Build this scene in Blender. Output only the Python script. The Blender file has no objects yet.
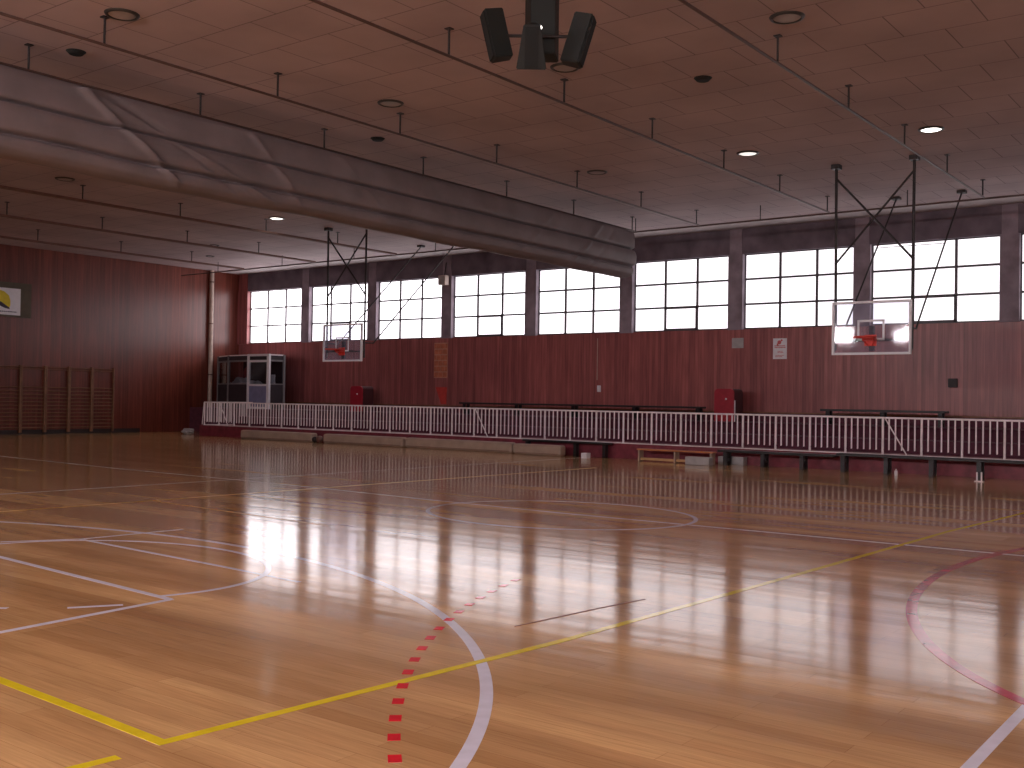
import bpy, bmesh, math, random
from mathutils import Vector, Matrix, noise
random.seed(7)
SC = bpy.context.scene
COL = SC.collection
PI = math.pi

# ------------------------------------------------------------ materials
def newmat(name):
    m = bpy.data.materials.new(name); m.use_nodes = True
    nt = m.node_tree
    return m, nt, nt.nodes['Principled BSDF']

def N(nt, typ, **kw):
    n = nt.nodes.new(typ)
    for k, v in kw.items(): setattr(n, k, v)
    return n

def pos(nt, scale=(1, 1, 1)):
    g = N(nt, 'ShaderNodeNewGeometry')
    mp = N(nt, 'ShaderNodeMapping'); mp.inputs['Scale'].default_value = scale
    nt.links.new(g.outputs['Position'], mp.inputs['Vector'])
    return mp.outputs['Vector']

def ramp(nt, fac, stops):
    r = N(nt, 'ShaderNodeValToRGB'); el = r.color_ramp.elements
    while len(el) < len(stops): el.new(0.5)
    for e, (p, c) in zip(el, stops):
        e.position = p; e.color = (*c, 1)
    nt.links.new(fac, r.inputs['Fac']); return r.outputs['Color']

def mulcol(nt, a, b, fac=1.0):
    m = N(nt, 'ShaderNodeMixRGB', blend_type='MULTIPLY'); m.inputs[0].default_value = fac
    nt.links.new(a, m.inputs[1]); nt.links.new(b, m.inputs[2]); return m.outputs[0]

def simple(name, col, rough=.55, metal=0, var=.12, scale=6, bump=0):
    m, nt, b = newmat(name)
    nz = N(nt, 'ShaderNodeTexNoise'); nz.inputs['Scale'].default_value = scale
    nz.inputs['Detail'].default_value = 4
    nt.links.new(pos(nt), nz.inputs['Vector'])
    lo = tuple(c*(1-var) for c in col); hi = tuple(min(1, c*(1+var)) for c in col)
    nt.links.new(ramp(nt, nz.outputs['Fac'], [(.3, lo), (.7, hi)]), b.inputs['Base Color'])
    b.inputs['Roughness'].default_value = rough; b.inputs['Metallic'].default_value = metal
    if bump:
        bp = N(nt, 'ShaderNodeBump'); bp.inputs['Strength'].default_value = bump
        nt.links.new(nz.outputs['Fac'], bp.inputs['Height']); nt.links.new(bp.outputs[0], b.inputs['Normal'])
    return m

def emit(name, col, s):
    m, nt, b = newmat(name)
    b.inputs['Base Color'].default_value = (.8, .8, .8, 1)
    b.inputs['Emission Color'].default_value = (*col, 1); b.inputs['Emission Strength'].default_value = s
    b.inputs['Roughness'].default_value = .3
    return m

def floor_mat():
    m, nt, b = newmat('sprung_parquet')
    v = pos(nt)
    br = N(nt, 'ShaderNodeTexBrick'); br.offset = .37; br.offset_frequency = 2; br.squash = 1
    br.inputs['Color1'].default_value = FL1
    br.inputs['Color2'].default_value = FL2
    br.inputs['Mortar'].default_value = (.42, .20, .075, 1)
    br.inputs['Scale'].default_value = 1; br.inputs['Mortar Size'].default_value = .0012
    br.inputs['Brick Width'].default_value = 1.7; br.inputs['Row Height'].default_value = .13
    br.inputs['Bias'].default_value = 0.0; br.inputs['Mortar Smooth'].default_value = .3
    nt.links.new(v, br.inputs['Vector'])
    n1 = N(nt, 'ShaderNodeTexNoise'); n1.inputs['Scale'].default_value = 1; n1.inputs['Detail'].default_value = 5
    nt.links.new(pos(nt, (.22, 1.6, 1)), n1.inputs['Vector'])
    c = mulcol(nt, br.outputs['Color'], ramp(nt, n1.outputs['Fac'], [(.3, (.66, .60, .56)), (.5, (.90, .87, .84)), (.68, (1.2, 1.22, 1.22))]))
    n2 = N(nt, 'ShaderNodeTexNoise'); n2.inputs['Scale'].default_value = 1; n2.inputs['Detail'].default_value = 6
    nt.links.new(pos(nt, (3, 60, 1)), n2.inputs['Vector'])
    c = mulcol(nt, c, ramp(nt, n2.outputs['Fac'], [(.3, (.86, .84, .82)), (.7, (1.06, 1.06, 1.06))]))
    b2 = N(nt, 'ShaderNodeTexBrick'); b2.offset = .43; b2.offset_frequency = 2
    b2.inputs['Color1'].default_value = (.84, .80, .78, 1); b2.inputs['Color2'].default_value = (1.13, 1.16, 1.16, 1); b2.inputs['Mortar'].default_value = (1, 1, 1, 1)
    b2.inputs['Scale'].default_value = 1; b2.inputs['Mortar Size'].default_value = 0; b2.inputs['Brick Width'].default_value = 6.8; b2.inputs['Row Height'].default_value = .52
    nt.links.new(v, b2.inputs['Vector']); c = mulcol(nt, c, b2.outputs['Color'])
    nt.links.new(c, b.inputs['Base Color'])
    nr = N(nt, 'ShaderNodeMapRange'); nr.inputs['To Min'].default_value = FR[0]; nr.inputs['To Max'].default_value = FR[1]
    n3 = N(nt, 'ShaderNodeTexNoise'); n3.inputs['Scale'].default_value = 1; n3.inputs['Detail'].default_value = 3
    nt.links.new(pos(nt, (.5, 5, 1)), n3.inputs['Vector'])
    nt.links.new(n3.outputs['Fac'], nr.inputs['Value']); nt.links.new(nr.outputs[0], b.inputs['Roughness'])
    # cupping of the boards: slow ripple across their width
    n4 = N(nt, 'ShaderNodeTexNoise'); n4.inputs['Scale'].default_value = 1; n4.inputs['Detail'].default_value = 2
    nt.links.new(pos(nt, (.5, 2.6, 1)), n4.inputs['Vector'])
    bp = N(nt, 'ShaderNodeBump'); bp.inputs['Strength'].default_value = 1; bp.inputs['Distance'].default_value = FBUMP
    nt.links.new(n4.outputs['Fac'], bp.inputs['Height']); nt.links.new(bp.outputs[0], b.inputs['Normal'])
    b.inputs['Coat Weight'].default_value = 0; b.inputs['Coat Roughness'].default_value = FR[0]*.8
    b.inputs['Specular IOR Level'].default_value = .5; b.inputs['IOR'].default_value = 1.48
    nt.links.new(bp.outputs[0], b.inputs['Coat Normal'])
    return m

def panel_mat(name, base, along, rough=.34):
    """vertical timber boarding; along = axis the boards are set out on"""
    m, nt, b = newmat(name)
    sc = (9, 0.0, .12) if along == 'x' else (0.0, 9, .12)
    wn = N(nt, 'ShaderNodeTexWhiteNoise', noise_dimensions='1D')
    g = N(nt, 'ShaderNodeNewGeometry'); sx = N(nt, 'ShaderNodeSeparateXYZ')
    nt.links.new(g.outputs['Position'], sx.inputs[0])
    mu = N(nt, 'ShaderNodeMath', operation='MULTIPLY'); mu.inputs[1].default_value = 1/.11
    nt.links.new(sx.outputs[0 if along == 'x' else 1], mu.inputs[0])
    fl = N(nt, 'ShaderNodeMath', operation='FLOOR'); nt.links.new(mu.outputs[0], fl.inputs[0])
    fr = N(nt, 'ShaderNodeMath', operation='FRACT'); nt.links.new(mu.outputs[0], fr.inputs[0])
    nt.links.new(fl.outputs[0], wn.inputs['W'])
    c = ramp(nt, wn.outputs['Value'], [(0, tuple(x*.78 for x in base)), (1, tuple(x*1.2 for x in base))])
    nz = N(nt, 'ShaderNodeTexNoise'); nz.inputs['Scale'].default_value = 1; nz.inputs['Detail'].default_value = 6
    nt.links.new(pos(nt, (14, 14, .9)), nz.inputs['Vector'])
    c = mulcol(nt, c, ramp(nt, nz.outputs['Fac'], [(.3, (.72, .68, .66)), (.7, (1.15, 1.12, 1.1))]))
    n2 = N(nt, 'ShaderNodeTexNoise'); n2.inputs['Scale'].default_value = .35; n2.inputs['Detail'].default_value = 3
    nt.links.new(pos(nt), n2.inputs['Vector'])
    c = mulcol(nt, c, ramp(nt, n2.outputs['Fac'], [(.35, (.85, .82, .82)), (.65, (1.08, 1.05, 1.0))]))
    gv = ramp(nt, fr.outputs[0], [(0, (.45, .42, .42)), (.10, (1, 1, 1)), (1, (1, 1, 1))])
    c = mulcol(nt, c, gv)
    nt.links.new(c, b.inputs['Base Color']); b.inputs['Roughness'].default_value = rough
    bp = N(nt, 'ShaderNodeBump'); bp.inputs['Strength'].default_value = .25; bp.inputs['Distance'].default_value = .004
    nt.links.new(nz.outputs['Fac'], bp.inputs['Height']); nt.links.new(bp.outputs[0], b.inputs['Normal'])
    return m

def ceiling_mat():
    m, nt, b = newmat('ceiling_panels')
    g = N(nt, 'ShaderNodeNewGeometry'); mp = N(nt, 'ShaderNodeMapping')
    mp.inputs['Location'].default_value = (5.30+1.14*40, -14.55+.975*30, 0)
    nt.links.new(g.outputs['Position'], mp.inputs['Vector'])
    br = N(nt, 'ShaderNodeTexBrick'); br.offset = .5; br.offset_frequency = 2
    c1 = CEIL; br.inputs['Color1'].default_value = (*c1, 1)
    br.inputs['Color2'].default_value = (*[x*1.07 for x in c1], 1)
    br.inputs['Mortar'].default_value = (*[x*.45 for x in c1], 1)
    br.inputs['Scale'].default_value = 1; br.inputs['Mortar Size'].default_value = .011
    br.inputs['Mortar Smooth'].default_value = .4
    br.inputs['Brick Width'].default_value = 1.14; br.inputs['Row Height'].default_value = .975
    nt.links.new(mp.outputs[0], br.inputs['Vector'])
    nz = N(nt, 'ShaderNodeTexNoise'); nz.inputs['Scale'].default_value = .5; nz.inputs['Detail'].default_value = 5
    nt.links.new(pos(nt), nz.inputs['Vector'])
    c = mulcol(nt, br.outputs['Color'], ramp(nt, nz.outputs['Fac'], [(.35, (.84, .82, .8)), (.65, (1.05, 1.03, 1.0))]))
    nt.links.new(c, b.inputs['Base Color']); b.inputs['Roughness'].default_value = .8
    return m

def glass_mat(name, tint, haze=.0, hazecol=(.6, .6, .75)):
    m, nt, b = newmat(name); nt.nodes.remove(b)
    out = nt.nodes['Material Output']
    tr = N(nt, 'ShaderNodeBsdfTransparent'); tr.inputs[0].default_value = (*tint, 1)
    gl = N(nt, 'ShaderNodeBsdfGlossy'); gl.inputs['Roughness'].default_value = .04
    lw = N(nt, 'ShaderNodeLayerWeight'); pw = N(nt, 'ShaderNodeMath', operation='POWER'); pw.inputs[1].default_value = 5
    fz = N(nt, 'ShaderNodeMath', operation='MULTIPLY_ADD'); fz.inputs[1].default_value = .95; fz.inputs[2].default_value = .04
    nt.links.new(lw.outputs['Facing'], pw.inputs[0]); nt.links.new(pw.outputs[0], fz.inputs[0])
    mx = N(nt, 'ShaderNodeMixShader')
    nt.links.new(fz.outputs[0], mx.inputs[0]); nt.links.new(tr.outputs[0], mx.inputs[1]); nt.links.new(gl.outputs[0], mx.inputs[2])
    last = mx
    if haze:
        df = N(nt, 'ShaderNodeBsdfDiffuse'); df.inputs[0].default_value = (*hazecol, 1)
        tl = N(nt, 'ShaderNodeBsdfTranslucent'); tl.inputs[0].default_value = (*hazecol, 1)
        m2 = N(nt, 'ShaderNodeMixShader'); m2.inputs[0].default_value = .5
        nt.links.new(df.outputs[0], m2.inputs[1]); nt.links.new(tl.outputs[0], m2.inputs[2])
        m3 = N(nt, 'ShaderNodeMixShader'); m3.inputs[0].default_value = haze
        nt.links.new(mx.outputs[0], m3.inputs[1]); nt.links.new(m2.outputs[0], m3.inputs[2]); last = m3
    nt.links.new(last.outputs[0], out.inputs['Surface'])
    return m

# tunable look
FL1 = (.68, .40, .175, 1); FL2 = (.77, .485, .225, 1); FR = (.09, .145); FBUMP = .003
CEIL = (.49, .395, .405)
REAR = 29.0; EXPO = 0.86

M = dict(
    floor=floor_mat(), ceiling=ceiling_mat(),
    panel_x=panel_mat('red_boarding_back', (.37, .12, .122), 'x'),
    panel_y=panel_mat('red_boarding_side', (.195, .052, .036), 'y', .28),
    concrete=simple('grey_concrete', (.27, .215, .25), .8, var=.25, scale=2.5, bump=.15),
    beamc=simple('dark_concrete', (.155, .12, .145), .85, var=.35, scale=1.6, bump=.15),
    pale_band=simple('pale_ceiling_band', (.55, .49, .48), .8, scale=3),
    pane_rear=emit('frosted_daylight_pane_rear', (1.0, .90, .92), REAR),
    bars=simple('dark_window_bars', (.09, .075, .085), .5),
    steel=simple('dark_steel', (.035, .028, .028), .5, .3),
    pipe=simple('brown_painted_pipe', (.10, .055, .045), .5),
    tray=simple('brown_tray', (.20, .105, .085), .6),
    fence=simple('white_painted_rail', (.90, .80, .82), .45, var=.06),
    maroon=simple('maroon_paint', (.11, .028, .05), .85, var=.2),
    maroon_front=simple('red_maroon_paint', (.20, .028, .045), .5, var=.25),
    curtain=simple('grey_curtain_vinyl', (.22, .18, .185), .6, var=.14, scale=1.3, bump=.1),
    mat=simple('beige_mat_vinyl', (.42, .31, .24), .55, var=.12, scale=3),
    black=simple('black_painted_bench', (.011, .008, .010), .45),
    speaker=simple('black_speaker', (.007, .009, .007), .6),
    grille=simple('speaker_grille', (.005, .006, .005), .8),
    orange=simple('orange_wood', (.55, .20, .07), .45),
    tanw=simple('tan_wood', (.62, .38, .17), .5),
    redbox=simple('red_cabinet_paint', (.36, .010, .028), .4, var=.15),
    redshade=simple('shaded_cabinet_side', (.07, .018, .022), .5),  # shadow on the cabinet sides, put into a darker red
    white=simple('white_paint', (.82, .80, .84), .4, var=.04),
    whiteline=simple('white_floor_paint', (.82, .82, .94), FR[0]+.02, var=.06, scale=9),
    yellow=simple('yellow_floor_paint', (.88, .70, .02), FR[0]+.02, var=.08, scale=9),
    redline=simple('red_floor_paint', (.75, .015, .03), FR[0]+.02, var=.1, scale=9),
    pinkline=simple('worn_crimson_paint', (.55, .07, .11), FR[0]+.02, var=.35, scale=5),
    column=simple('beige_duct', (.55, .43, .36), .5),
    woodbar=simple('dark_wall_bar_wood', (.22, .10, .05), .5, var=.2),
    glass=glass_mat('backboard_glass', (.92, .92, .97), .10),
    boothglass=glass_mat('booth_glass', (.80, .82, .85)),
    dark=simple('dark_interior', (.035, .025, .032), .7),
    bluegrey=simple('blue_grey_panel', (.22, .22, .36), .5),
    rim=simple('orange_red_rim', (.70, .045, .03), .45, .1),
    board=simple('brown_grey_backing', (.11, .085, .055), .7),
    logo_y=simple('yellow_print', (.75, .58, .02), .5),
    logo_d=simple('dark_print', (.035, .02, .05), .5),
    brickpatch=simple('orange_brick_notice', (.52, .17, .09), .6, var=.2),
    mortar=simple('pale_mortar', (.55, .27, .19), .7),
    pennant=simple('red_pennant', (.55, .05, .04), .6),
    frameg=simple('dull_frame_metal', (.20, .19, .20), .5),
    grey=simple('grey_board', (.42, .40, .40), .5),
    lens_off=simple('frosted_lens', (.42, .38, .36), .3),
    lens_on=emit('lit_lens', (1, .95, .88), 3.0),
    lens_dim=emit('dim_lens', (1, .93, .85), .55),
    print_r=simple('red_print', (.6, .12, .13), .5), print_g=simple('grey_print', (.33, .27, .33), .5),
    lamp_ring=simple('lamp_ring', (.06, .055, .05), .4, .4),
    skirting=simple('dark_skirting', (.03, .018, .018), .6),
)

# ------------------------------------------------------------ mesh helpers
def box(bm, x0, x1, y0, y1, z0, z1, mat=None):
    r = bmesh.ops.create_cube(bm, size=1)
    bmesh.ops.scale(bm, vec=(x1-x0, y1-y0, z1-z0), verts=r['verts'])
    bmesh.ops.translate(bm, vec=((x0+x1)/2, (y0+y1)/2, (z0+z1)/2), verts=r['verts'])
    if mat is not None: bmesh.ops.transform(bm, matrix=mat, verts=r['verts'], space=Matrix())
    return r['verts']

def bbox(bm, x0, x1, y0, y1, z0, z1, bev=.01, seg=2):
    vs = box(bm, x0, x1, y0, y1, z0, z1)
    es = list({e for v in vs for e in v.link_edges})
    bmesh.ops.bevel(bm, geom=es, offset=bev, segments=seg, affect='EDGES', profile=.5)

def tube(bm, p, q, r, n=10, r2=None):
    p = Vector(p); q = Vector(q); d = q-p; L = d.length
    res = bmesh.ops.create_cone(bm, cap_ends=True, segments=n, radius1=r, radius2=r if r2 is None else r2, depth=L)
    mt = Matrix.Translation((p+q)/2) @ d.to_track_quat('Z', 'Y').to_matrix().to_4x4()
    bmesh.ops.transform(bm, matrix=mt, verts=res['verts'], space=Matrix())

def obj(name, bm, mat, parent=None, smooth=False, label=None):
    me = bpy.data.meshes.new(name); bmesh.ops.recalc_face_normals(bm, faces=bm.faces)
    bm.to_mesh(me); bm.free(); me.materials.append(mat)
    if smooth:
        for f in me.polygons: f.use_smooth = True
    o = bpy.data.objects.new(name, me); COL.objects.link(o)
    if parent: o.parent = parent
    if label: o['label'] = label
    return o

def tag(o, label, cat, group=None):
    o['label'] = label; o['category'] = cat
    if group: o['group'] = group
    return o

def thing(name, label, cat, loc=(0, 0, 0), rz=0, group=None):
    o = bpy.data.objects.new(name, None); COL.objects.link(o)
    o.location = loc; o.rotation_euler = (0, 0, rz); o.empty_display_size = .2
    return tag(o, label, cat, group)

def struct(name, bm, mat, parent=None):
    o = obj(name, bm, mat, parent)
    if not parent: o['kind'] = 'structure'
    return o

def dup(root, loc, label, group=None):
    r = root.copy(); COL.objects.link(r); r.location = loc; r['label'] = label
    if group: r['group'] = group
    for ch in list(root.children):
        c = ch.copy(); COL.objects.link(c); c.parent = r
        for g in ch.children:
            d = g.copy(); COL.objects.link(d); d.parent = c
    return r

B = bmesh.new
def one(fn, *a, **k):
    bm = B(); fn(bm, *a, **k); return bm

# ------------------------------------------------------------ dimensions
XL, XR, YB, YF, H = -38.0, 13.6, 30.0, -6.0, 6.93
SILL, HEAD = 3.83, 6.13
BAY, X0 = 3.893, -37.477

# ------------------------------------------------------------ room shell
floor = struct('floor', one(box, XL-.2, XR+.2, YF-.2, YB+.4, -.2, 0), M['floor'])
struct('ceiling', one(box, XL-.2, XR+.2, YF-.2, YB+.4, H, H+.2), M['ceiling'])
struct('wall_back', one(box, XL-.2, XR+.2, YB, YB+.35, 0, SILL), M['panel_x'])
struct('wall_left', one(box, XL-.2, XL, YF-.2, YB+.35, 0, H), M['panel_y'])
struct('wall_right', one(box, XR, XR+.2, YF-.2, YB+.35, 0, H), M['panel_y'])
bm = B(); box(bm, XL-.2, XR+.2, YF-.2, YF, 0, SILL); box(bm, XL-.2, XR+.2, YF-.2, YF, HEAD, H)
RX = [-21.55+5.35*i for i in range(7)]   # left edges of the strip windows in the wall behind
RS, RH, RWID = 4.62, 5.42, 3.4
xs = XL-.2
box(bm, xs, XR+.2, YF-.2, YF, SILL, RS); box(bm, xs, XR+.2, YF-.2, YF, RH, HEAD)
for x in RX:
    box(bm, xs, x, YF-.2, YF, RS, RH); xs = min(x+RWID, XR-.1)
box(bm, xs, XR+.2, YF-.2, YF, RS, RH)
struct('wall_front', bm, M['panel_x'])
# concrete over and between the windows
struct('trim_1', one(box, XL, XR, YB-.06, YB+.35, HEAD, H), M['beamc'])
tn = 2
for k in range(0, 14):
    c = X0+BAY*k
    a, b_ = (c-.24, c+.24) if k else (XL, c+.15)
    if k == 13: b_ = XR
    bm = B(); box(bm, a, b_, YB-.10, YB+.35, SILL-.02, HEAD); box(bm, a+.04, b_-.04, YB-.09, YB-.02, HEAD, H-.01)
    struct('trim_%d' % tn, bm, M['concrete'] if k else M['panel_x']); tn += 1
struct('trim_%d' % tn, one(box, XL, XR, YB-1.25, YB, H-.02, H), M['pale_band']); tn += 1  # ceiling band of a paler colour along the window wall
struct('trim_%d' % tn, one(box, XL, XR, YB-.035, YB, 1.02, 1.27), M['maroon']); tn += 1
struct('trim_%d' % tn, one(box, XL, XR, YB-.05, YB, 1.27, 1.31), M['woodbar']); tn += 1
struct('baseboard_left', one(box, XL, XL+.03, YF, YB-4.9, 0, .16), M['skirting'])

wn = 1
def window(k, y, sgn, panemat, x0=None):
    global wn
    c0 = X0+BAY*k+(.24 if k else .15); c1 = X0+BAY*(k+1)-.24
    yi = y+sgn*.10
    bm = B(); t = .034
    box(bm, c0, c1, yi-.03, yi+.03, SILL, SILL+.045); box(bm, c0, c1, yi-.03, yi+.03, HEAD-.03, HEAD)
    box(bm, c0, c0+.03, yi-.03, yi+.03, SILL, HEAD); box(bm, c1-.03, c1, yi-.03, yi+.03, SILL, HEAD)
    for i in (1, 2):
        x = c0+(c1-c0)*i/3; box(bm, x-t, x+t, yi-.03, yi+.03, SILL, HEAD)
        z = SILL+(HEAD-SILL)*i/3; box(bm, c0, c1, yi-.028, yi+.028, z-.030, z+.030)
    f = struct('window_%d' % wn, bm, M['bars'])
    obj('pane', one(box, c0, c1, min(yi, yi+sgn*.10)+.02, max(yi, yi+sgn*.10)+.02*0+.05, SILL, HEAD), panemat, f)
    if sgn > 0:
        a = c0+(c1-c0)/3; b = c0+(c1-c0)*2/3; s = .045
        bm = B(); z0 = SILL+.045; z1 = SILL+(HEAD-SILL)/3-.01
        if k in (1, 3, 5, 7, 9):
            box(bm, a-.01, b+.01, yi-.05, yi-.02, z0, z0+s); box(bm, a-.01, b+.01, yi-.05, yi-.02, z1-s, z1)
            box(bm, a-.01, a+s, yi-.05, yi-.02, z0, z1); box(bm, b-s, b+.01, yi-.05, yi-.02, z0, z1)
            obj('vent_sash', bm, M['bars'], f)
        else: bm.free()
    wn += 1
WS = [2.2, 1.9, 1.55, 1.25, 1.1, .95, .85, .78, .75, .75, .75, .75, .75]   # the far bays look towards the brighter sky
for k in range(13): window(k, YB, 1, emit('frosted_daylight_pane', (1.0, .95, 1.0), WS[k]))
for x in RX:
    x1 = min(x+RWID, XR-.1)
    bm = B(); box(bm, x, x1, YF-.13, YF-.07, RS, RS+.04); box(bm, x, x1, YF-.13, YF-.07, RH-.04, RH); box(bm, x, x+.04, YF-.13, YF-.07, RS, RH); box(bm, x1-.04, x1, YF-.13, YF-.07, RS, RH)
    f = struct('window_%d' % wn, bm, M['bars']); wn += 1
    obj('pane', one(box, x, x1, YF-.19, YF-.14, RS, RH), M['pane_rear'], f)

# ------------------------------------------------------------ spectator terrace
TX = -34.0
struct('trim_%d' % tn, one(box, TX, XR, 25.06, 26.5, 0, .40), M['maroon_front']); tn += 1
struct('trim_%d' % tn, one(box, TX, XR, 26.5, 27.5, 0, .72), M['maroon']); tn += 1
struct('trim_%d' % tn, one(box, XL, XR, 27.5, YB, 0, 1.02), M['maroon']); tn += 1

# ------------------------------------------------------------ painted court lines (part of the floor)
def ribbon(pts, w, h=.003, z=.0005):
    bm = B(); n = len(pts); L = []
    for i, p in enumerate(pts):
        a = Vector(pts[max(0, i-1)]); b = Vector(pts[min(n-1, i+1)]); t = (b-a).normalized(); nn = Vector((-t.y, t.x))
        p = Vector(p); L.append([bm.verts.new((*(p+nn*w/2*s), zz)) for s in (-1, 1) for zz in (z, h)])
    for i in range(n-1):
        a, b = L[i], L[i+1]
        for q in ((0, 1), (1, 3), (3, 2), (2, 0)):
            bm.faces.new((a[q[0]], a[q[1]], b[q[1]], b[q[0]]))
    bm.faces.new([L[0][i] for i in (0, 1, 3, 2)]); bm.faces.new([L[-1][i] for i in (0, 2, 3, 1)])
    return bm
def arc(cx, cy, a, b, t0, t1, n=90):
    return [(cx+a*math.cos(math.radians(t0+(t1-t0)*i/n)), cy+b*math.sin(math.radians(t0+(t1-t0)*i/n))) for i in range(n+1)]
zs = [.0012]
def mark(name, pts, w, m, label):
    zs[0] += .00005
    return obj(name, ribbon(pts, w, zs[0]), m, floor, label=label)
W, Y_ = M['whiteline'], M['yellow']
mark('three_point_arc', arc(-9.498, 1.284, 7.098, 5.892, 165, 0, 140), .072, W, 'long white three-point arc')
mark('court_sideline', [(-1.2, -1.9), (-1.2, 24.3)], .06, W, 'white court sideline at the right')
mark('court_sideline', [(-16.2, -1.9), (-16.1, 12.7), (-16.0, 24.3)], .06, W, 'white court sideline near the curtain')
mark('key_line', [(-6.72, 1.0), (-6.91, 3.55), (-7.05, 4.97)], .06, W, 'white key side line')
mark('free_throw_line', [(-11.2, 5.22), (-10.05, 5.15), (-7.06, 4.96)], .06, W, 'white free-throw line')
mark('key_arc', arc(-9.03, 5.42, 1.889, 1.473, -18, 178, 90), .055, W, 'white half circle of the key')
mark('service_line', [(-10.67, 6.34), (-8.01, 6.21), (-6.9, 6.13)], .05, W, 'thin white line through the key')
mark('key_line', [(-11.04, 5.66), (-10.65, 6.36), (-10.59, 7.6)], .05, W, 'far white key line')
mark('lane_tick', [(-7.80, 3.86), (-7.64, 3.98)], .05, W, 'short white tick at the left edge')
mark('lane_tick', [(-7.33, 4.27), (-7.13, 4.60)], .05, W, 'short white tick beside the key')
mark('centre_circle', arc(-8.38, 12.2, 1.93, 1.70, 0, 360, 120), .06, W, 'white centre circle')
mark('centre_line', [(-25.6, 13.05), (-20.2, 12.72), (-16, 12.66), (-13.66, 12.58), (-10.9, 12.37), (-8.4, 12.27), (-1.2, 12.35)], .05, W, 'white centre line')
mark('volleyball_sideline', [(-4.19, 2.90), (-3.95, 5.8), (-3.83, 9.0), (-3.66, 14), (-3.43, 17.3), (-3.3, 21)], .062, Y_, 'yellow volleyball sideline')
mark('volleyball_baseline', [(-4.16, 2.915), (-5.0, 2.95), (-13.2, 3.2)], .062, Y_, 'yellow volleyball baseline')
mark('service_mark', [(-4.20, 2.35), (-4.165, 2.68)], .06, Y_, 'short yellow service mark')
mark('volleyball_sideline', [(-13.9, 3.2), (-13.4, 21)], .06, simple('worn_yellow_paint', (.62, .36, .07), .3), 'far yellow volleyball sideline')
mark('attack_line', [(-13.7, 9.3), (-9.6, 9.0)], .05, simple('faded_yellow_paint', (.55, .30, .09), .3), 'faded yellow attack line')
hp = arc(.031, 10.888, 2.839, 5.169, 262, 120, 70)
mark('goal_area_arc', hp, .085, M['pinkline'], 'worn crimson goal area arc')
def reddash():
    cx, cy, R = 3.289, 9.96, 9.217
    t = math.radians(227.2); i = 0
    while math.degrees(t) > 194.5:
        d = .10/R
        zz = 'free_throw_dash'
        o = mark(zz, [(cx+R*math.cos(t), cy+R*math.sin(t)), (cx+R*math.cos(t-d), cy+R*math.sin(t-d))], .062, M['redline'], 'short red dash')
        t -= .295/R; i += 1
reddash()
mark('worn_mark', [(-4.45, 5.95), (-4.35, 6.91), (-4.27, 7.45)], .013, simple('dark_red_paint', (.34, .12, .08), .3), 'thin dark red line')

# ------------------------------------------------------------ ceiling pipes and trays with hangers
def ceiling_run(name, x, y0, y1, z, rods, label, cat, mat, wide=0, rodm=None, group=None):
    t = thing(name, label, cat, (x, 0, H), 0, group)
    bm = B()
    if wide: bbox(bm, -wide/2, wide/2, y0, y1, z-H-.03, z-H+.03, .008, 1)
    else: tube(bm, (0, y0, z-H), (0, y1, z-H), .022, 10)
    obj('pipe' if not wide else 'tray', bm, mat, t, True and not wide)
    for y in rods:
        bm = B(); tube(bm, (0, y, z-H), (0, y, 0), .017, 8); box(bm, -.05, .05, y-.05, y+.05, -.015, 0)
        obj('hanger_rod', bm, M['steel'], t)
    return t
RY = [2.3, 5.3, 8.35, 11.5, 14.45, 17.4, 20.45, 23.4, 26.45]
g = 'thin hung pipes over the right half'
ceiling_run('ceiling_pipe', -13.68, YF+.2, 26.6, 6.53, RY, 'thin brown pipe hung from the ceiling, nearest to the rolled curtain', 'pipe', M['pipe'])
ceiling_run('ceiling_pipe', -9.95, YF+.2, 26.6, 6.53, RY, 'thin brown ceiling pipe passing just behind the black loudspeakers', 'pipe', M['pipe'])
ceiling_run('ceiling_pipe', -6.20, YF+.2, 26.6, 6.53, RY, 'rightmost thin brown ceiling pipe, above the near basketball hoop', 'pipe', M['pipe'])
ceiling_run('curtain_rail', -15.75, YF+.2, 26.6, 6.53, RY, 'hung rail that carries the rolled grey dividing curtain', 'rail', M['pipe'])
ceiling_run('cable_tray', -25.3, YF+.2, 26.6, 6.53, [q+.47 for q in RY[:-1]], 'brown hung ceiling tray nearest behind the curtain', 'cable tray', M['tray'], .15)
ceiling_run('cable_tray', -29.4, YF+.2, 26.6, 6.53, [q+.6 for q in RY[:-1]], 'middle one of the brown ceiling trays beyond the curtain', 'cable tray', M['tray'], .15)
ceiling_run('cable_tray', -33.5, YF+.2, 26.6, 6.53, [q+.8 for q in RY[:-1]], 'brown ceiling tray closest to the left wall', 'cable tray', M['tray'], .15)
t = thing('cross_pipe', 'long thin pipe running under the ceiling parallel to the windows', 'pipe', (0, 26.75, H))
obj('pipe', one(tube, (XL+.3, 0, 6.53-H), (XR-.3, 0, 6.53-H), .022, 10), M['pipe'], t)
for k in range(13):
    obj('hanger_rod', one(tube, (X0+BAY*k+2.2, 0, 6.53-H), (X0+BAY*k+2.2, 0, 0), .014, 8), M['steel'], t)

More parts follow.
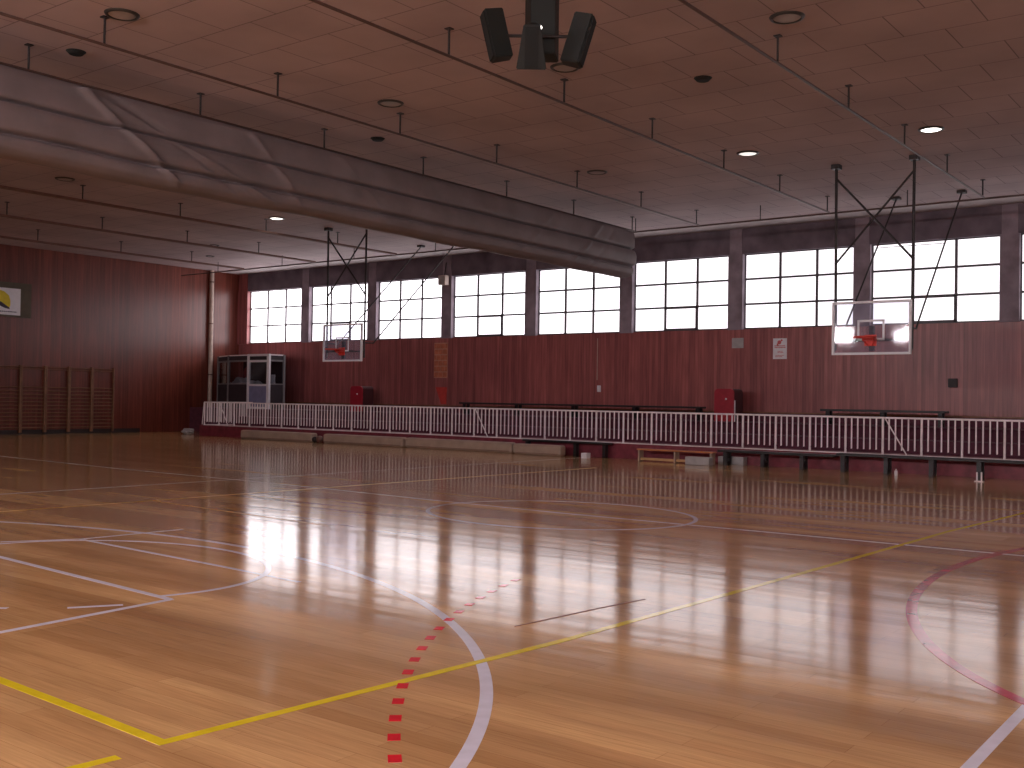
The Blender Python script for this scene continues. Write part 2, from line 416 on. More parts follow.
# ------------------------------------------------------------ rolled dividing curtain
def curtain():
    prof = [(-15.80, 6.50), (-15.62, 6.47), (-15.56, 6.38), (-15.54, 6.25), (-15.53, 6.12), (-15.54, 5.98), (-15.68, 5.935), (-15.54, 5.90),
            (-15.50, 5.84), (-15.47, 5.74), (-15.47, 5.62), (-15.50, 5.50), (-15.68, 5.445), (-15.56, 5.40), (-15.55, 5.33), (-15.58, 5.24),
            (-15.70, 5.17), (-15.9, 5.14), (-16.1, 5.17), (-16.25, 5.3), (-16.3, 5.6), (-16.3, 6.0), (-16.22, 6.35), (-16.0, 6.49)]
    # refine profile
    pr = []
    for i in range(len(prof)):
        a = prof[i]; b = prof[(i+1) % len(prof)]
        for k in range(3): pr.append((a[0]+(b[0]-a[0])*k/3, a[1]+(b[1]-a[1])*k/3))
    bm = B(); rows = []; y0, y1, n = YF+.3, 26.25, 560
    np_ = len(pr)
    for i in range(n+1):
        y = y0+(y1-y0)*i/n; row = []
        for j, (x, z) in enumerate(pr):
            front = j < np_*.72
            s = z
            # long diagonal pulls: ridges that run down as y grows
            d = 0
            for (yy, amp, sl, wd) in FOLDS:
                u = (y-yy)-sl*(6.5-z)
                d += amp*math.exp(-(u/wd)**2)
            nz = noise.noise(Vector((y*.55, z*2.5, 3.1)))*.02+noise.noise(Vector((y*1.7+z*2.2, z*5, 9)))*.007
            sag = .035*math.sin(y*.9+1)+.03*math.sin(y*2.3)
            k = 0 if z > 6.42 else 1
            dz = sag*(max(0, 5.9-z)/.75)*.3
            xx = x+(d+nz)*k if front else x
            row.append(bm.verts.new((xx, y, z+dz+nz*.3*k)))
        rows.append(row)
    for i in range(n):
        for j in range(np_):
            bm.faces.new((rows[i][j], rows[i][(j+1) % np_], rows[i+1][(j+1) % np_], rows[i+1][j]))
    bm.faces.new(rows[0]); bm.faces.new(list(reversed(rows[-1])))
    o = obj('dividing_curtain', bm, M['curtain'], None, True)
    tag(o, 'grey vinyl dividing curtain rolled up under the ceiling across the hall', 'curtain')
FOLDS = [(9.0, .10, 1.5, .09), (9.5, -.04, 2.2, .12), (8.9, .06, 3.2, .10), (12.4, .05, 1.0, .09), (14.6, .03, 1.2, .10), (6.4, .04, .8, .10), (17.9, .02, -.9, .1), (22.3, .035, -1.2, .10), (24.6, .06, -1.2, .09), (25.3, -.03, -1.0, .1)]
curtain()

# ------------------------------------------------------------ ceiling lamps
def lamp(x, y, lens, label, r=.23):
    t = thing('ceiling_lamp', label, 'ceiling lamp', (x, y, H), 0, 'round recessed ceiling lamps')
    bm = B(); n = 36; prof = [(r-.045, -.012), (r-.035, -.03), (r, -.022), (r+.012, 0)]
    R_ = [[bm.verts.new((q*math.cos(2*PI*i/n), q*math.sin(2*PI*i/n), z)) for q, z in prof] for i in range(n)]
    for i in range(n):
        for j in range(3): bm.faces.new((R_[i][j], R_[(i+1) % n][j], R_[(i+1) % n][j+1], R_[i][j+1]))
    obj('lamp_ring', bm, M['lamp_ring'], t, True)
    bm = B(); bmesh.ops.create_cone(bm, cap_ends=True, segments=n, radius1=r-.06, radius2=r-.03, depth=.016, matrix=Matrix.Translation((0, 0, -.012)))
    obj('lens', bm, lens, t)
o_, d_, l_ = M['lens_off'], M['lens_dim'], M['lens_on']
lamp(-13.38, 8.43, o_, 'unlit round ceiling lamp in the top left corner of the ceiling in view')
lamp(-13.35, 13.84, o_, 'unlit round ceiling lamp between the curtain and the first thin pipe')
lamp(-13.35, 20.79, o_, 'faint unlit round ceiling lamp far back beside the curtain')
lamp(-9.57, 13.91, o_, 'unlit round ceiling lamp right behind the black loudspeakers')
lamp(-9.64, 20.96, d_, 'dimly lit round ceiling lamp between two thin pipes')
lamp(-5.80, 13.82, o_, 'unlit round ceiling lamp right of the rightmost thin pipe')
lamp(-5.88, 21.05, l_, 'brightly lit round ceiling lamp above the near basketball hoop')
lamp(-24.9, 20.98, l_, 'brightly lit round ceiling lamp beyond the rolled curtain')
lamp(-24.9, 14.2, o_, 'unlit round ceiling lamp beyond the curtain near the left edge')
lamp(-31.35, 23.6, o_, 'small unlit lamp near the left wall, nearer of two', .16)
lamp(-34.0, 25.4, o_, 'small unlit lamp near the far left corner of the ceiling', .16)
def vent(x, y, label):
    t = thing('ceiling_vent', label, 'vent', (x, y, H), 0, 'small dark ceiling vents')
    bm = B(); bmesh.ops.create_cone(bm, cap_ends=True, segments=24, radius1=.10, radius2=.15, depth=.05, matrix=Matrix.Translation((0, 0, -.025)))
    obj('vent_cover', bm, M['grille'], t)
vent(-8.02, 15.67, 'small dark round vent between the middle and right thin pipes')
vent(-15.45, 8.95, 'small dark vent just above the near end of the curtain')
vent(-15.40, 15.6, 'small dark vent above the middle of the curtain')

# ------------------------------------------------------------ loudspeaker cluster
FW = Vector((-.6039, .797, .0136)); RT = Vector((.797, .6037, .0153)); UP = Vector((0, 0, 1))
def cluster():
    c = Vector((-7.48, 10.15, H))
    a = math.atan2(RT.y, RT.x)
    t = thing('loudspeaker_cluster', 'cluster of four black loudspeakers hanging from the ceiling', 'loudspeaker', c, a)
    Z = Matrix
    obj('hanging_pole', one(tube, (-.04, .42, 0), (-.04, .42, -1.05), .035, 12), M['steel'], t)
    bm = B(); tube(bm, (-.52, 0, -.98), (.52, 0, -.98), .02, 8); tube(bm, (-.04, -.30, -.98), (-.04, .42, -.98), .02, 8)
    obj('mounting_frame', bm, M['steel'], t)
    def cab(x, y, z, w, d, h, ry, rx, rz, tp=1.0):
        mt = Matrix.Translation((x+.12, y, z-.10)) @ Matrix.Rotation(ry, 4, 'Y') @ Matrix.Rotation(rz, 4, 'Z') @ Matrix.Rotation(rx, 4, 'X')
        bm = B()
        # trapezoid cabinet, narrower at the back
        vs = [bm.verts.new(p) for p in ((-w/2, -d/2, -h/2), (w/2, -d/2, -h/2), (w*.36, d/2, -h/2), (-w*.36, d/2, -h/2),
                                       (-w/2, -d/2, h/2), (w/2, -d/2, h/2), (w*.36, d/2, h/2), (-w*.36, d/2, h/2))]
        for f in ((0, 1, 2, 3), (4, 5, 6, 7), (0, 1, 5, 4), (1, 2, 6, 5), (2, 3, 7, 6), (3, 0, 4, 7)): bm.faces.new([vs[i] for i in f])
        for v in bm.verts:
            if v.co.z > 0: v.co.x *= tp
        bmesh.ops.bevel(bm, geom=bm.edges[:], offset=.012, segments=2, affect='EDGES')
        bm.transform(mt)
        cb = obj('speaker_cabinet', bm, M['speaker'], t)
        bm = B(); g_ = w/2*min(1, tp)-.02; box(bm, -g_, g_, -d/2-.015, -d/2+.005, -h/2+.02, h/2-.02); bm.transform(mt)
        obj('grille', bm, M['grille'], cb)
        return cb
    rd = math.radians
    cab(-.53, -.02, -.88, .22, .24, .60, rd(-19), rd(-6), rd(-75))
    cab(.44, .02, -.91, .22, .24, .62, rd(22), rd(-6), rd(75))
    cab(.02, .22, -.66, .41, .30, .84, 0, rd(4), rd(180))
    cab(-.12, -.30, -1.10, .36, .30, .50, 0, rd(24), 0, .55)
    bm = B(); bmesh.ops.create_icosphere(bm, subdivisions=2, radius=.022, matrix=Matrix.Translation((.10, -.30, -.98)))
    obj('indicator', bm, M['lens_on'], t)
cluster()

# ------------------------------------------------------------ hung basketball hoops
def hoop(xc, label):
    yb = 22.98
    t = thing('basketball_hoop', label, 'basketball hoop', (xc, yb, 0), 0, 'ceiling hung basketball hoops')
    w2, z0, z1 = .86, 2.67, 3.84
    ym = .12
    for s in (-1, 1):
        bm = B(); tube(bm, (s*.83, ym, 2.78), (s*.85, ym, H), .032, 12)
        box(bm, s*.85-.09, s*.85+.09, ym-.1, ym+.1, H-.10, H)
        obj('pole', bm, M['steel'], t)
        bm = B(); tube(bm, (s*.85, ym, 6.62), (-s*.84, ym, 4.72), .024, 10); obj('cross_brace', bm, M['steel'], t)
        bm = B(); tube(bm, (s*.80-.10, 4.55, H-.05), (s*.79, .55, 3.25), .020, 10); box(bm, s*.80-.20, s*.80, 4.45, 4.65, H-.07, H); tube(bm, (s*.79, .55, 3.25), (s*.79, ym, 3.25), .02, 8)
        obj('stay', bm, M['steel'], t)
    obj('stay_cable', one(tube, (-.86, 2.9, 5.41), (.74, 2.9, 5.41), .008, 6), M['steel'], t)
    gb = obj('backboard', one(box, -w2+.03, w2-.03, -.012, .012, z0+.03, z1-.03), M['glass'], t)
    def frame(a, b, c, d, th, y0, y1):
        bm = B()
        box(bm, a, b, y0, y1, c, c+th); box(bm, a, b, y0, y1, d-th, d); box(bm, a, a+th, y0, y1, c, d); box(bm, b-th, b, y0, y1, c, d)
        return bm
    obj('board_frame', frame(-w2, w2, z0, z1, .05, -.03, .03), M['white'], gb)
    obj('target_square', frame(-.295, .295, z0+.31, z0+.76, .045, -.018, -.0125), M['white'], gb)
    bm = B(); box(bm, -.45, .45, .02, .06, 2.98, 3.02); box(bm, -w2, w2, .04, .10, 2.96, 3.0); box(bm, -.05, .05, .02, .10, 2.75, 3.3)
    obj('support_arm', bm, M['steel'], t)
    bm = B(); box(bm, -.13, .13, -.20, -.015, 2.97, 3.05); box(bm, -.13, .13, -.035, -.013, 2.86, 3.10)
    tube(bm, (-.11, -.17, 2.97), (-.04, -.03, 2.86), .012); tube(bm, (.11, -.17, 2.97), (.04, -.03, 2.86), .012)
    rb = obj('rim_bracket', bm, M['rim'], t)
    bm = B(); n = 40; c = Vector((0, -.40, 3.03)); prev = None; rings = []
    for i in range(n):
        a = 2*PI*i/n; ctr = c+Vector((math.cos(a), math.sin(a), 0))*.235
        rings.append([bm.verts.new(ctr+Vector((math.cos(a)*math.cos(b), math.sin(a)*math.cos(b), math.sin(b)))*.016) for b in [2*PI*k/8 for k in range(8)]])
    for i in range(n):
        for k in range(8): bm.faces.new((rings[i][k], rings[i][(k+1) % 8], rings[(i+1) % n][(k+1) % 8], rings[(i+1) % n][k]))
    obj('rim', bm, M['rim'], t, True)
    return t
h = hoop(-7.64, 'near basketball hoop with clear backboard hung at the right')
dup(h, (-24.06, 22.98, 0), 'far basketball hoop with clear backboard hung beyond the curtain')

# ------------------------------------------------------------ railing
PX = lambda i: -33.80+.8872*i
def rail_section(i0, i1, label, brace_at=None, first=True):
    x0 = PX(i0); t = thing('railing', label, 'railing', (x0, 25.12, .40), 0, 'white railing along the spectator terrace')
    L = PX(i1)-x0; top = 1.30-.40
    bm = B(); bbox(bm, 0, L, -.022, .022, top-.045, top, .006, 1); obj('top_rail', bm, M['fence'], t)
    bm = B(); bbox(bm, 0, L, -.03, .02, .0, .028, .005, 1); obj('bottom_rail', bm, M['fence'], t)
    bm = B(); box(bm, 0, L, -.006, .006, .115, .135); obj('middle_rail', bm, M['maroon'], t)
    for i in range(i0, i1):
        x = PX(i)-x0+.001
        obj('post', one(bbox, x-.0, x+.045, -.025, .02, .02, top-.02, .004, 1), M['fence'], t)
        for k in range(1, 6):
            xx = x+.02+.8834*k/6
            obj('baluster', one(box, xx-.015, xx+.015, -.013, .013, .12, top-.03), M['fence'], t)
    if brace_at is not None:
        x = PX(brace_at)-x0
        obj('brace', one(tube, (x+.08, -.03, top-.03), (x+.58, -.03, .03), .016, 8), M['fence'], t)
    return t
t0 = rail_section(0, 1, 'short left end bay of the white railing with its return')
# return towards the wall at the left end
L = 2.3
obj('top_rail', one(box, -.02, .02, 0, L, .855, .90), M['fence'], t0)
obj('bottom_rail', one(box, -.02, .02, 0, 1.35, 0, .028), M['fence'], t0)
for k in range(1, 15):
    y = L*k/15
    z = .33 if y > 1.35 else .12
    obj('baluster', one(box, -.013, .013, y-.015, y+.015, z, .87), M['fence'], t0)
obj('brace', one(tube, (-.09, -.02, 0.03), (.0, -.02, .87), .014, 8), M['fence'], t0)
rail_section(1, 15, 'white railing section below the far hoop and glass booth', 1)
rail_section(15, 29, 'white railing section across the middle, before the near red cabinet', 15)
rail_section(29, 37, 'white railing section at the right edge of the view', 29)

# ------------------------------------------------------------ padded mats in front of the terrace
def mat_roll(x0, x1, label, h=.31, ym=24.72):
    L = x1-x0
    t = thing('padded_mat', label, 'mat', ((x0+x1)/2, ym, 0), 0, 'beige padded mats along the terrace')
    bm = B(); bbox(bm, -L/2, L/2, -.15, .15, 0, h, .07, 4)
    p = obj('mat_cover', bm, M['mat'], t, False)
    bm = B(); box(bm, -L/2+.07, L/2-.07, -.155, -.14, .045, .06); obj('seam', bm, M['tray'], p)
    return t
mat_roll(-30.95, -27.15, 'beige padded mat lying below the railing, leftmost of the four')
mat_roll(-26.60, -22.95, 'beige padded mat second from the left along the terrace')
mat_roll(-22.83, -18.62, 'beige padded mat third from the left along the terrace')
mat_roll(-18.40, -16.72, 'short beige padded mat ending at the black bench leg', .30, 24.5)
for i, (x, r) in enumerate(((-27.04, .10), (-26.80, .12))):
    bm = B(); bmesh.ops.create_uvsphere(bm, u_segments=24, v_segments=14, radius=r, matrix=Matrix.Translation((x, 24.62, r)))
    tag(obj('medicine_ball', bm, M['skirting'] if i == 0 else M['tray'], None, True), ['black ball on the floor at the end of the leftmost mat', 'dark brown ball between the first two beige mats'][i], 'ball')

# ------------------------------------------------------------ benches
def bench(name, x0, x1, y, z0, h, legs, label, grp, back=False, m='black', d=.34):
    t = thing(name, label, 'bench', (x0, y, z0), 0, grp)
    L = x1-x0
    obj('seat', one(bbox, 0, L, -d/2, d/2, h-.06, h, .01, 1), M[m], t)
    for lx in legs:
        bm = B(); a = lx-x0
        box(bm, a-.05, a+.05, -d/2+.03, -d/2+.09, 0, h-.06); box(bm, a-.05, a+.05, d/2-.09, d/2-.03, 0, h-.06); box(bm, a-.03, a+.03, -d/2+.05, d/2-.05, .10, .16)
        obj('leg', bm, M[m], t)
    return t
gb = 'low black benches on the floor before the terrace'
bench('bench', -18.35, -15.36, 24.84, 0, .42, [-18.2, -16.52, -15.56], 'low black bench partly behind the short beige mat', gb, d=.20)
bench('bench', -11.95, -8.95, 24.55, 0, .385, [-11.75, -10.75, -9.75], 'low black bench right of the orange bench', gb)
bench('bench', -8.90, -4.0, 24.55, 0, .43, [-8.75, -7.75, -6.75, -5.75, -4.6], 'long low black bench at the right end before the terrace', gb)
gu = 'black benches on the top step along the wall'
bench('bench', -24.0, -14.55, 28.75, 1.02, .42, [-23.8, -21.5, -19.2, -16.9, -14.7], 'long black bench on the upper step, left of the near red cabinet', gu)
bench('bench', -10.9, -7.55, 28.75, 1.02, .42, [-10.7, -9.2, -7.7], 'short black bench on the upper step below the near hoop', gu)
# orange balance bench
t = thing('balance_bench', 'orange wooden balance bench on the floor under the railing', 'bench', (-14.2, 24.35, 0))
obj('seat', one(bbox, 0, 2.2, -.12, .12, .29, .325, .008, 1), M['orange'], t)
obj('balance_beam', one(bbox, .05, 2.15, -.05, .05, .03, .09, .008, 1), M['tanw'], t)
for a in (.06, 1.12, 2.14):
    obj('leg', one(bbox, a-.022, a+.022, -.12, .12, 0, .29, .008, 1), M['mat'], t)
def greybox(x0, x1, y, h, label):
    bm = B(); bbox(bm, x0, x1, y-.12, y+.12, 0, h, .015, 2)
    tag(obj('grey_box', bm, M['grey'], None), label, 'box', 'flat grey boxes by the orange bench')
greybox(-12.60, -11.93, 24.02, .20, 'flat grey box in front of the orange bench end')
greybox(-12.12, -11.42, 24.90, .20, 'flat grey box behind the black bench leg')
tag(obj('white_block', one(bbox, -15.80, -15.62, 24.0, 24.2, 0, .15, .01, 2), M['white'], None), 'small white block on the floor between black bench legs', 'box')
# white footed stand by the long bench
t = thing('floor_stand', 'two short white posts on a foot before the long right bench', 'stand', (-5.55, 23.6, 0))
for s in (-.045, .045): obj('short_post', one(tube, (s, 0, .01), (s, 0, .20), .016, 10), M['fence'], t)
obj('foot', one(bbox, -.09, .09, -.05, .05, 0, .02, .005, 1), M['fence'], t)
bm = B(); tube(bm, (-7.42, 24.1, 0), (-7.42, 24.1, .11), .035, 14); tube(bm, (-7.42, 24.1, .11), (-7.42, 24.1, .15), .014, 10)
tag(obj('small_bottle', bm, M['white'], None), 'tiny white bottle on the floor by the long black bench', 'bottle')
# crumpled bag at the left
bm = B(); bmesh.ops.create_icosphere(bm, subdivisions=4, radius=.22, matrix=Matrix.Translation((-35.3, 25.5, .12)))
for v in bm.verts:
    n_ = noise.noise(v.co*6)*.14+noise.noise(v.co*14)*.06
    v.co = Vector((-35.3, 25.5, .12))+(v.co-Vector((-35.3, 25.5, .12)))*(1+n_*3)*1.0
    v.co.z = max(.0, .10+(v.co.z-.12)*.55)
tag(obj('crumpled_bag', bm, M['grey'], None), 'crumpled pale plastic bag on the floor near the left wall', 'bag')

# ------------------------------------------------------------ red cabinets
def cabinet(x0, x1, label):
    w = x1-x0; d = .62; hh = .96
    t = thing('red_cabinet', label, 'cabinet', (x0, 28.5, 1.02), 0, 'red cabinets on the upper step')
    bm = B(); vs = []
    prof = [(0, 0), (w, 0), (w, hh-.12)]+[(w-.12+.12*math.cos(a), hh-.12+.12*math.sin(a)) for a in [PI/2*k/6 for k in range(1, 7)]]+[(.12-.12*math.sin(a), hh-.12+.12*math.cos(a)) for a in [PI/2*k/6 for k in range(0, 7)]]
    f = bm.faces.new([bm.verts.new((x, .06, z)) for x, z in prof])
    r = bmesh.ops.extrude_face_region(bm, geom=[f]); bmesh.ops.translate(bm, vec=(0, d-.06, 0), verts=[v for v in r['geom'] if isinstance(v, bmesh.types.BMVert)])
    obj('body', bm, M['redshade'], t)
    bm = B(); f = bm.faces.new([bm.verts.new((x, 0, z)) for x, z in prof])
    r = bmesh.ops.extrude_face_region(bm, geom=[f]); bmesh.ops.translate(bm, vec=(0, .06, 0), verts=[v for v in r['geom'] if isinstance(v, bmesh.types.BMVert)])
    dr = obj('door', bm, M['redbox'], t)
    bm = B(); bmesh.ops.create_icosphere(bm, subdivisions=2, radius=.03, matrix=Matrix.Translation((w*.62, -.02, hh-.3)))
    obj('handle', bm, M['white'], dr)
    return t
c = cabinet(-14.08, -13.46, 'bright red cabinet with rounded top, near the middle pillar')
obj('edge_strip', one(box, .625, .65, .03, .06, .0, .62), M['white'], c)
c2 = dup(c, (-29.36, 28.5, 1.02), 'red cabinet on the upper step below the far hoop')
for ch in list(c2.children):
    if ch.name.startswith('edge_strip'): bpy.data.objects.remove(ch)

# ------------------------------------------------------------ things on the back wall
t = thing('poster', 'white poster with red emblem on the wall left of the near hoop', 'poster', (-12.9, YB, 2.90))
obj('sheet', one(box, 0, .43, -.02, 0, 0, .62), M['white'], t)
bm = B(); tube(bm, (.20, -.021, .50), (.20, -.025, .50), .06, 20); tube(bm, (.27, -.021, .56), (.27, -.025, .56), .03, 14); box(bm, .12, .17, -.025, -.021, .40, .47)
obj('emblem', bm, M['print_r'], t)
bm = B()
for z, a, b in ((.38, .05, .38), (.33, .05, .39), (.22, .15, .31), (.18, .15, .33), (.10, .08, .35), (.06, .08, .30)):
    x = a
    while x < b:
        ww = random.uniform(.015, .035); box(bm, x, min(b, x+ww), -.024, -.021, z, z+(.032 if z > .3 else .02)); x += ww+.01
obj('lettering', bm, M['print_r'], t)
t = thing('notice_panel', 'tall faded orange brick-patterned notice under the windows', 'notice', (-26.42, YB-.006, 2.33))
obj('panel', one(box, 0, .66, -.02, 0, 0, 1.32), M['mortar'], t)
bm = B()
for r_ in range(6):
    for c_ in range(3 if r_ % 2 == 0 else 4):
        a = .02+c_*.212-(.106 if r_ % 2 else 0); b = a+.19
        a, b = max(.015, a), min(.645, b)
        if b-a > .03: box(bm, a, b, -.026, -.019, .03+r_*.215, .03+r_*.215+.175)
obj('brick_pattern', bm, M['brickpatch'], t)
bm = B(); f = bm.faces.new([bm.verts.new(p) for p in ((-26.33, YB-.02, 1.98), (-25.78, YB-.02, 1.98), (-25.80, YB-.02, 1.35), (-26.05, YB-.02, 1.35))])
r = bmesh.ops.extrude_face_region(bm, geom=[f]); bmesh.ops.translate(bm, vec=(0, .02, 0), verts=[v for v in r['geom'] if isinstance(v, bmesh.types.BMVert)])
tag(obj('pennant', bm, M['pennant'], None), 'red tapering pennant on the wall below the orange notice', 'pennant')
tag(obj('wall_patch', one(bbox, -14.24, -13.86, YB-.03, YB, 3.25, 3.56, .005, 1), M['grey'], None), 'small grey plate on the wall under the middle pillar', 'plate')
t = thing('socket', 'small white socket box with conduit on the back wall', 'socket', (-19.05, YB, 1.86))
obj('box', one(bbox, -.065, .065, -.05, 0, 0, .22, .006, 1), M['white'], t)
obj('conduit', one(tube, (-.09, -.015, .40), (-.09, -.015, 1.80), .013, 8), M['column'], t)
tag(obj('switch_box', one(bbox, -7.86, -7.62, YB-.07, YB, 2.08, 2.32, .008, 1), M['steel'], None), 'small dark switch box on the wall right of the near hoop', 'switch')
t = thing('floodlight', 'small pale floodlight fixed to the pillar between two far windows', 'floodlight', (-25.80, YB-.10, 5.78))
obj('housing', one(bbox, -.17, .17, -.30, -.06, 0, .36, .02, 2), M['column'], t)
obj('bracket', one(tube, (0, -.12, .34), (0, -.03, .86), .018, 8), M['steel'], t)
obj('glass_front', one(box, -.14, .14, -.31, -.295, .04, .32), M['lens_off'], t)
# vertical duct on left wall
t = thing('wall_duct', 'tall pale beige pipe running up the left wall', 'pipe', (XL, 28.42, 0))
bm = B(); tube(bm, (.12, 0, 1.02), (.12, 0, H), .09, 18); obj('pipe', bm, M['column'], t, False)
for z in (2.4, 4.6, 6.4): obj('clamp', one(tube, (.12, 0, z), (.12, 0, z+.05), .10, 18), M['tray'], t)

# ------------------------------------------------------------ glass booth in the far left corner
BP = [(-37.55, 28.6), (-35.95, 27.9), (-34.37, 27.66), (-33.09, 27.66), (-32.98, 28.3), (-34.78, 29.85)]
def booth():
    t = thing('glass_booth', 'glazed timekeeper booth with white door in the far left corner', 'booth', (0, 0, 1.02))
    P = [(-37.7, 28.75), (-36.7, 28.15), (-35.05, 27.72), (-34.72, 27.68), (-33.42, 27.68), (-32.45, 28.5), (-32.2, 29.3)]
    P = BP
    hb, ht = 0, 2.18
    def wallbar(bm, a, b, z0, z1, th):
        a = Vector((*a, 0)); b = Vector((*b, 0)); d = (b-a); L = d.length; ang = math.atan2(d.y, d.x)
        mt = Matrix.Translation((*a.xy, 0)) @ Matrix.Rotation(ang, 4, 'Z')
        box(bm, 0, L, -th/2, th/2, z0, z1, mt)
    for i in range(len(P)-1):
        if i == 2: continue
        bm = B(); wallbar(bm, P[i], P[i+1], .0, .98, .04)
        obj('lower_panel', bm, M['dark'], t)
        bm = B(); wallbar(bm, P[i], P[i+1], 1.03, ht-.25, .012); obj('glass_pane', bm, M['boothglass'], t)
        bm = B(); wallbar(bm, P[i], P[i+1], .98, 1.03, .06); obj('frame_rail', bm, M['frameg'], t)
        bm = B(); wallbar(bm, P[i], P[i+1], ht-.27, ht-.20, .06); obj('frame_rail', bm, M['frameg'], t)
        bm = B(); wallbar(bm, P[i], P[i+1], ht-.20, ht-.03, .04); obj('header', bm, M['dark'], t)
    for i in (0, 1, 4, 5):
        obj('corner_post', one(box, P[i][0]-.045, P[i][0]+.045, P[i][1]-.045, P[i][1]+.045, 0, ht), M['frameg'], t)
    # door
    a, b = P[2], P[3]
    bm = B(); s = .075
    y = a[1]
    box(bm, a[0]-.02, a[0]+s+.02, y-.07, y+.03, .0, ht+.03); box(bm, b[0]-s-.02, b[0]+.04, y-.07, y+.03, .0, ht+.03)
    box(bm, a[0], b[0], y-.065, y+.03, ht-.06, ht+.03); box(bm, a[0], b[0], y-.065, y+.03, .0, .09)
    box(bm, a[0], b[0], y-.06, y+.02, ht-.30, ht-.21); box(bm, a[0], b[0], y-.06, y+.02, .92, 1.0)
    d = obj('door', bm, M['white'], t)
    obj('door_glass', one(box, a[0]+s, b[0]-s, y-.03, y-.02, 1.0, ht-.3), M['boothglass'], d)
    obj('door_panel', one(box, a[0]+s, b[0]-s, y-.04, y-.01, .09, .92), M['bluegrey'], d)
    obj('header', one(box, a[0]+s, b[0]-s, y-.03, y-.01, ht-.21, ht-.06), M['dark'], t)
    # roof
    bm = B(); pts = P+[(-37.5, 29.85)]
    f = bm.faces.new([bm.verts.new((x, y, ht-.03)) for x, y in pts]); r = bmesh.ops.extrude_face_region(bm, geom=[f])
    bmesh.ops.translate(bm, vec=(0, 0, .05), verts=[v for v in r['geom'] if isinstance(v, bmesh.types.BMVert)])
    obj('roof', bm, M['fence'], t)
    # back and side boards
    bm = B(); box(bm, -37.5, -34.8, 29.88, 29.9, 0, ht-.03)
    obj('back_board', bm, M['dark'], t)
booth()
t = thing('desk', 'dark counter desk inside the glass booth', 'desk', (-36.2, 28.95, 1.02))
obj('desk_top', one(bbox, -1.0, 1.1, -.35, .35, .93, .98, .01, 1), M['tray'], t)
for s in (-.9, 1.0): obj('leg', one(box, s-.04, s+.04, -.3, .3, 0, .93), M['dark'], t)
bm = B(); bmesh.ops.create_grid(bm, x_segments=26, y_segments=10, size=.5)
for v in bm.verts:
    v.co.x *= 1.5; v.co.y *= .6
    v.co.z = .03+abs(noise.noise(v.co*3+Vector((4, 1, 0))))*.25+max(0, .26-abs(v.co.x+.35)*.8)
r = bmesh.ops.extrude_face_region(bm, geom=bm.faces[:]); bmesh.ops.translate(bm, vec=(0, 0, -.03), verts=[v for v in r['geom'] if isinstance(v, bmesh.types.BMVert)])
bm.transform(Matrix.Translation((-36.05, 28.95, 2.0)))
tag(obj('white_cloth', bm, M['white'], None), 'crumpled white cloth lying on the booth desk', 'cloth')
t = thing('red_coat', 'reddish coat hanging on the back board inside the glass booth', 'coat', (-37.05, 29.72, 2.1))
bm = B(); bmesh.ops.create_uvsphere(bm, u_segments=20, v_segments=14, radius=.5)
for v in bm.verts:
    v.co = Vector((v.co.x*.42*(1+.15*math.sin(v.co.z*6)), v.co.y*.12, v.co.z*.75+.33))
obj('coat_body', bm, simple('dull_red_cloth', (.28, .05, .06), .8), t, True)
obj('hook', one(tube, (0, .0, .68), (0, .08, .74), .012), M['steel'], t)
bm = B(); bbox(bm, -33.75, -33.53, 28.30, 28.34, 2.10, 2.42, .004, 1); box(bm, -33.71, -33.57, 28.28, 28.38, 2.02, 2.12)
tag(obj('white_card', bm, M['white'], None), 'small white card standing inside the booth right of its door', 'card')
t = thing('side_counter', 'low dark counter inside the booth right of the door', 'counter', (-33.85, 28.3, 1.02))
obj('counter_top', one(bbox, -.35, .35, -.25, .2, .95, 1.0, .01, 1), M['tray'], t)
obj('counter_body', one(box, -.3, .3, -.2, .15, 0, .95), M['dark'], t)

# ------------------------------------------------------------ wall bars on the left wall
def wallbars(y0, label):
    w = .94
    t = thing('wall_bars', label, 'wall bars', (XL, y0, 0), 0, 'wooden wall bars on the left wall')
    for y in (0, w-.05): obj('upright', one(bbox, .02, .12, y, y+.05, .06, 2.56, .006, 1), M['woodbar'], t)
    for k, z in enumerate([.24+.137*i for i in range(12)]+[2.42, 2.50]):
        obj('rung', one(tube, (.08, .03, z), (.08, w-.03, z), .018, 8), M['woodbar'], t)
    return t
ws = wallbars(22.93, 'wall bar unit at the right end of the row, farthest from the edge of view')
lb = ['second wall bar unit from the right end of the row', 'third wall bar unit from the right end of the row', 'fourth wall bar unit from the right end of the row', 'wall bar unit at the left edge of the view']
for i in range(4): dup(ws, (XL, 22.93-.95*(i+1), 0), lb[i], 'wooden wall bars on the left wall')

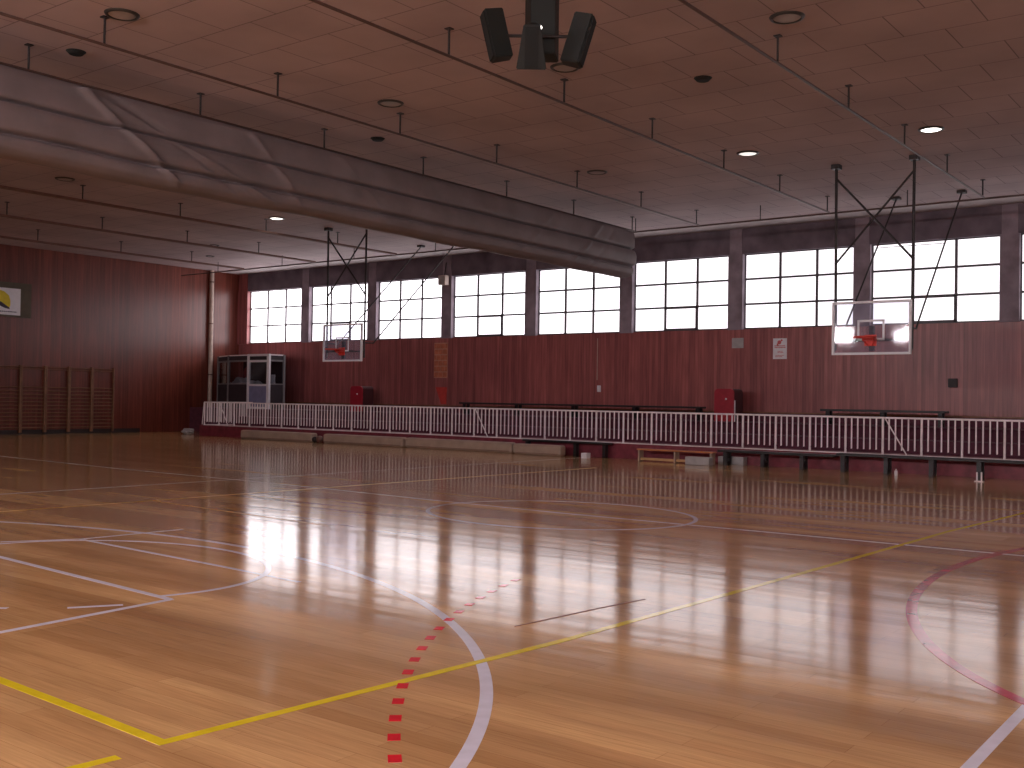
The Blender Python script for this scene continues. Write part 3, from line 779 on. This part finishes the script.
# ------------------------------------------------------------ banner on the left wall
t = thing('banner', 'white banner with yellow emblem on a dull backing, left wall', 'banner', (XL+.006, 18.0, 4.3))
obj('backing', one(box, 0, .04, -.2, 2.42, .0, 1.27), M['board'], t)
obj('sheet', one(box, .04, .06, .0, 2.0, .07, 1.05), M['white'], t)
bm = B(); pts = [(1.05+.58*math.cos(a), .52+.40*math.sin(a)) for a in [PI*k/20 for k in range(21)]]+[(.75, .40), (.62, .60), (1.0, .62), (1.3, .42)]
pts = [(.55, .60), (.60, .85), (.80, .96), (1.1, .98), (1.38, .92), (1.56, .78), (1.62, .60), (1.62, .42), (1.58, .34), (1.38, .44), (1.15, .55), (.9, .60)]
f = bm.faces.new([bm.verts.new((.061, y, z)) for y, z in pts]); r = bmesh.ops.extrude_face_region(bm, geom=[f]); bmesh.ops.translate(bm, vec=(.004, 0, 0), verts=[v for v in r['geom'] if isinstance(v, bmesh.types.BMVert)])
obj('emblem', bm, M['logo_y'], t)
bm = B(); pts = [(1.10, .58), (1.3, .52), (1.45, .42), (1.58, .34), (1.60, .28), (1.42, .31), (1.2, .40), (1.02, .47)]
f = bm.faces.new([bm.verts.new((.061, y, z)) for y, z in pts]); r = bmesh.ops.extrude_face_region(bm, geom=[f]); bmesh.ops.translate(bm, vec=(.007, 0, 0), verts=[v for v in r['geom'] if isinstance(v, bmesh.types.BMVert)])
obj('swoosh', bm, M['logo_d'], t)
bm = B(); y = .25
while y < 1.85:
    w_ = random.uniform(.03, .07); box(bm, .061, .065, y, min(y+w_, 1.86), .17, .205); y += w_+.02
obj('lettering', bm, M['logo_d'], t)

# ------------------------------------------------------------ world, camera, colour
w = bpy.data.worlds.new('world'); SC.world = w; w.use_nodes = True
w.node_tree.nodes['Background'].inputs[0].default_value = (.6, .7, .9, 1); w.node_tree.nodes['Background'].inputs[1].default_value = .3

F = Vector((-0.60388219, 0.79695673, 0.01364791)); R = Vector((0.79706385, 0.60370166, 0.01528154)); U = Vector((-0.00393946, -0.02010651, 0.99979008))
cd = bpy.data.cameras.new('camera'); cam = bpy.data.objects.new('camera', cd); COL.objects.link(cam)
cd.sensor_fit = 'HORIZONTAL'; cd.sensor_width = 36; cd.lens = 36*1055.34/1024; cd.clip_end = 200
cam.matrix_world = Matrix(((R.x, U.x, -F.x, 0), (R.y, U.y, -F.y, 0), (R.z, U.z, -F.z, 1.6), (0, 0, 0, 1)))
SC.camera = cam
vs = SC.view_settings
vs.view_transform = 'Standard'; vs.look = 'None'; vs.gamma = 1; vs.use_curve_mapping = False; vs.exposure = EXPO
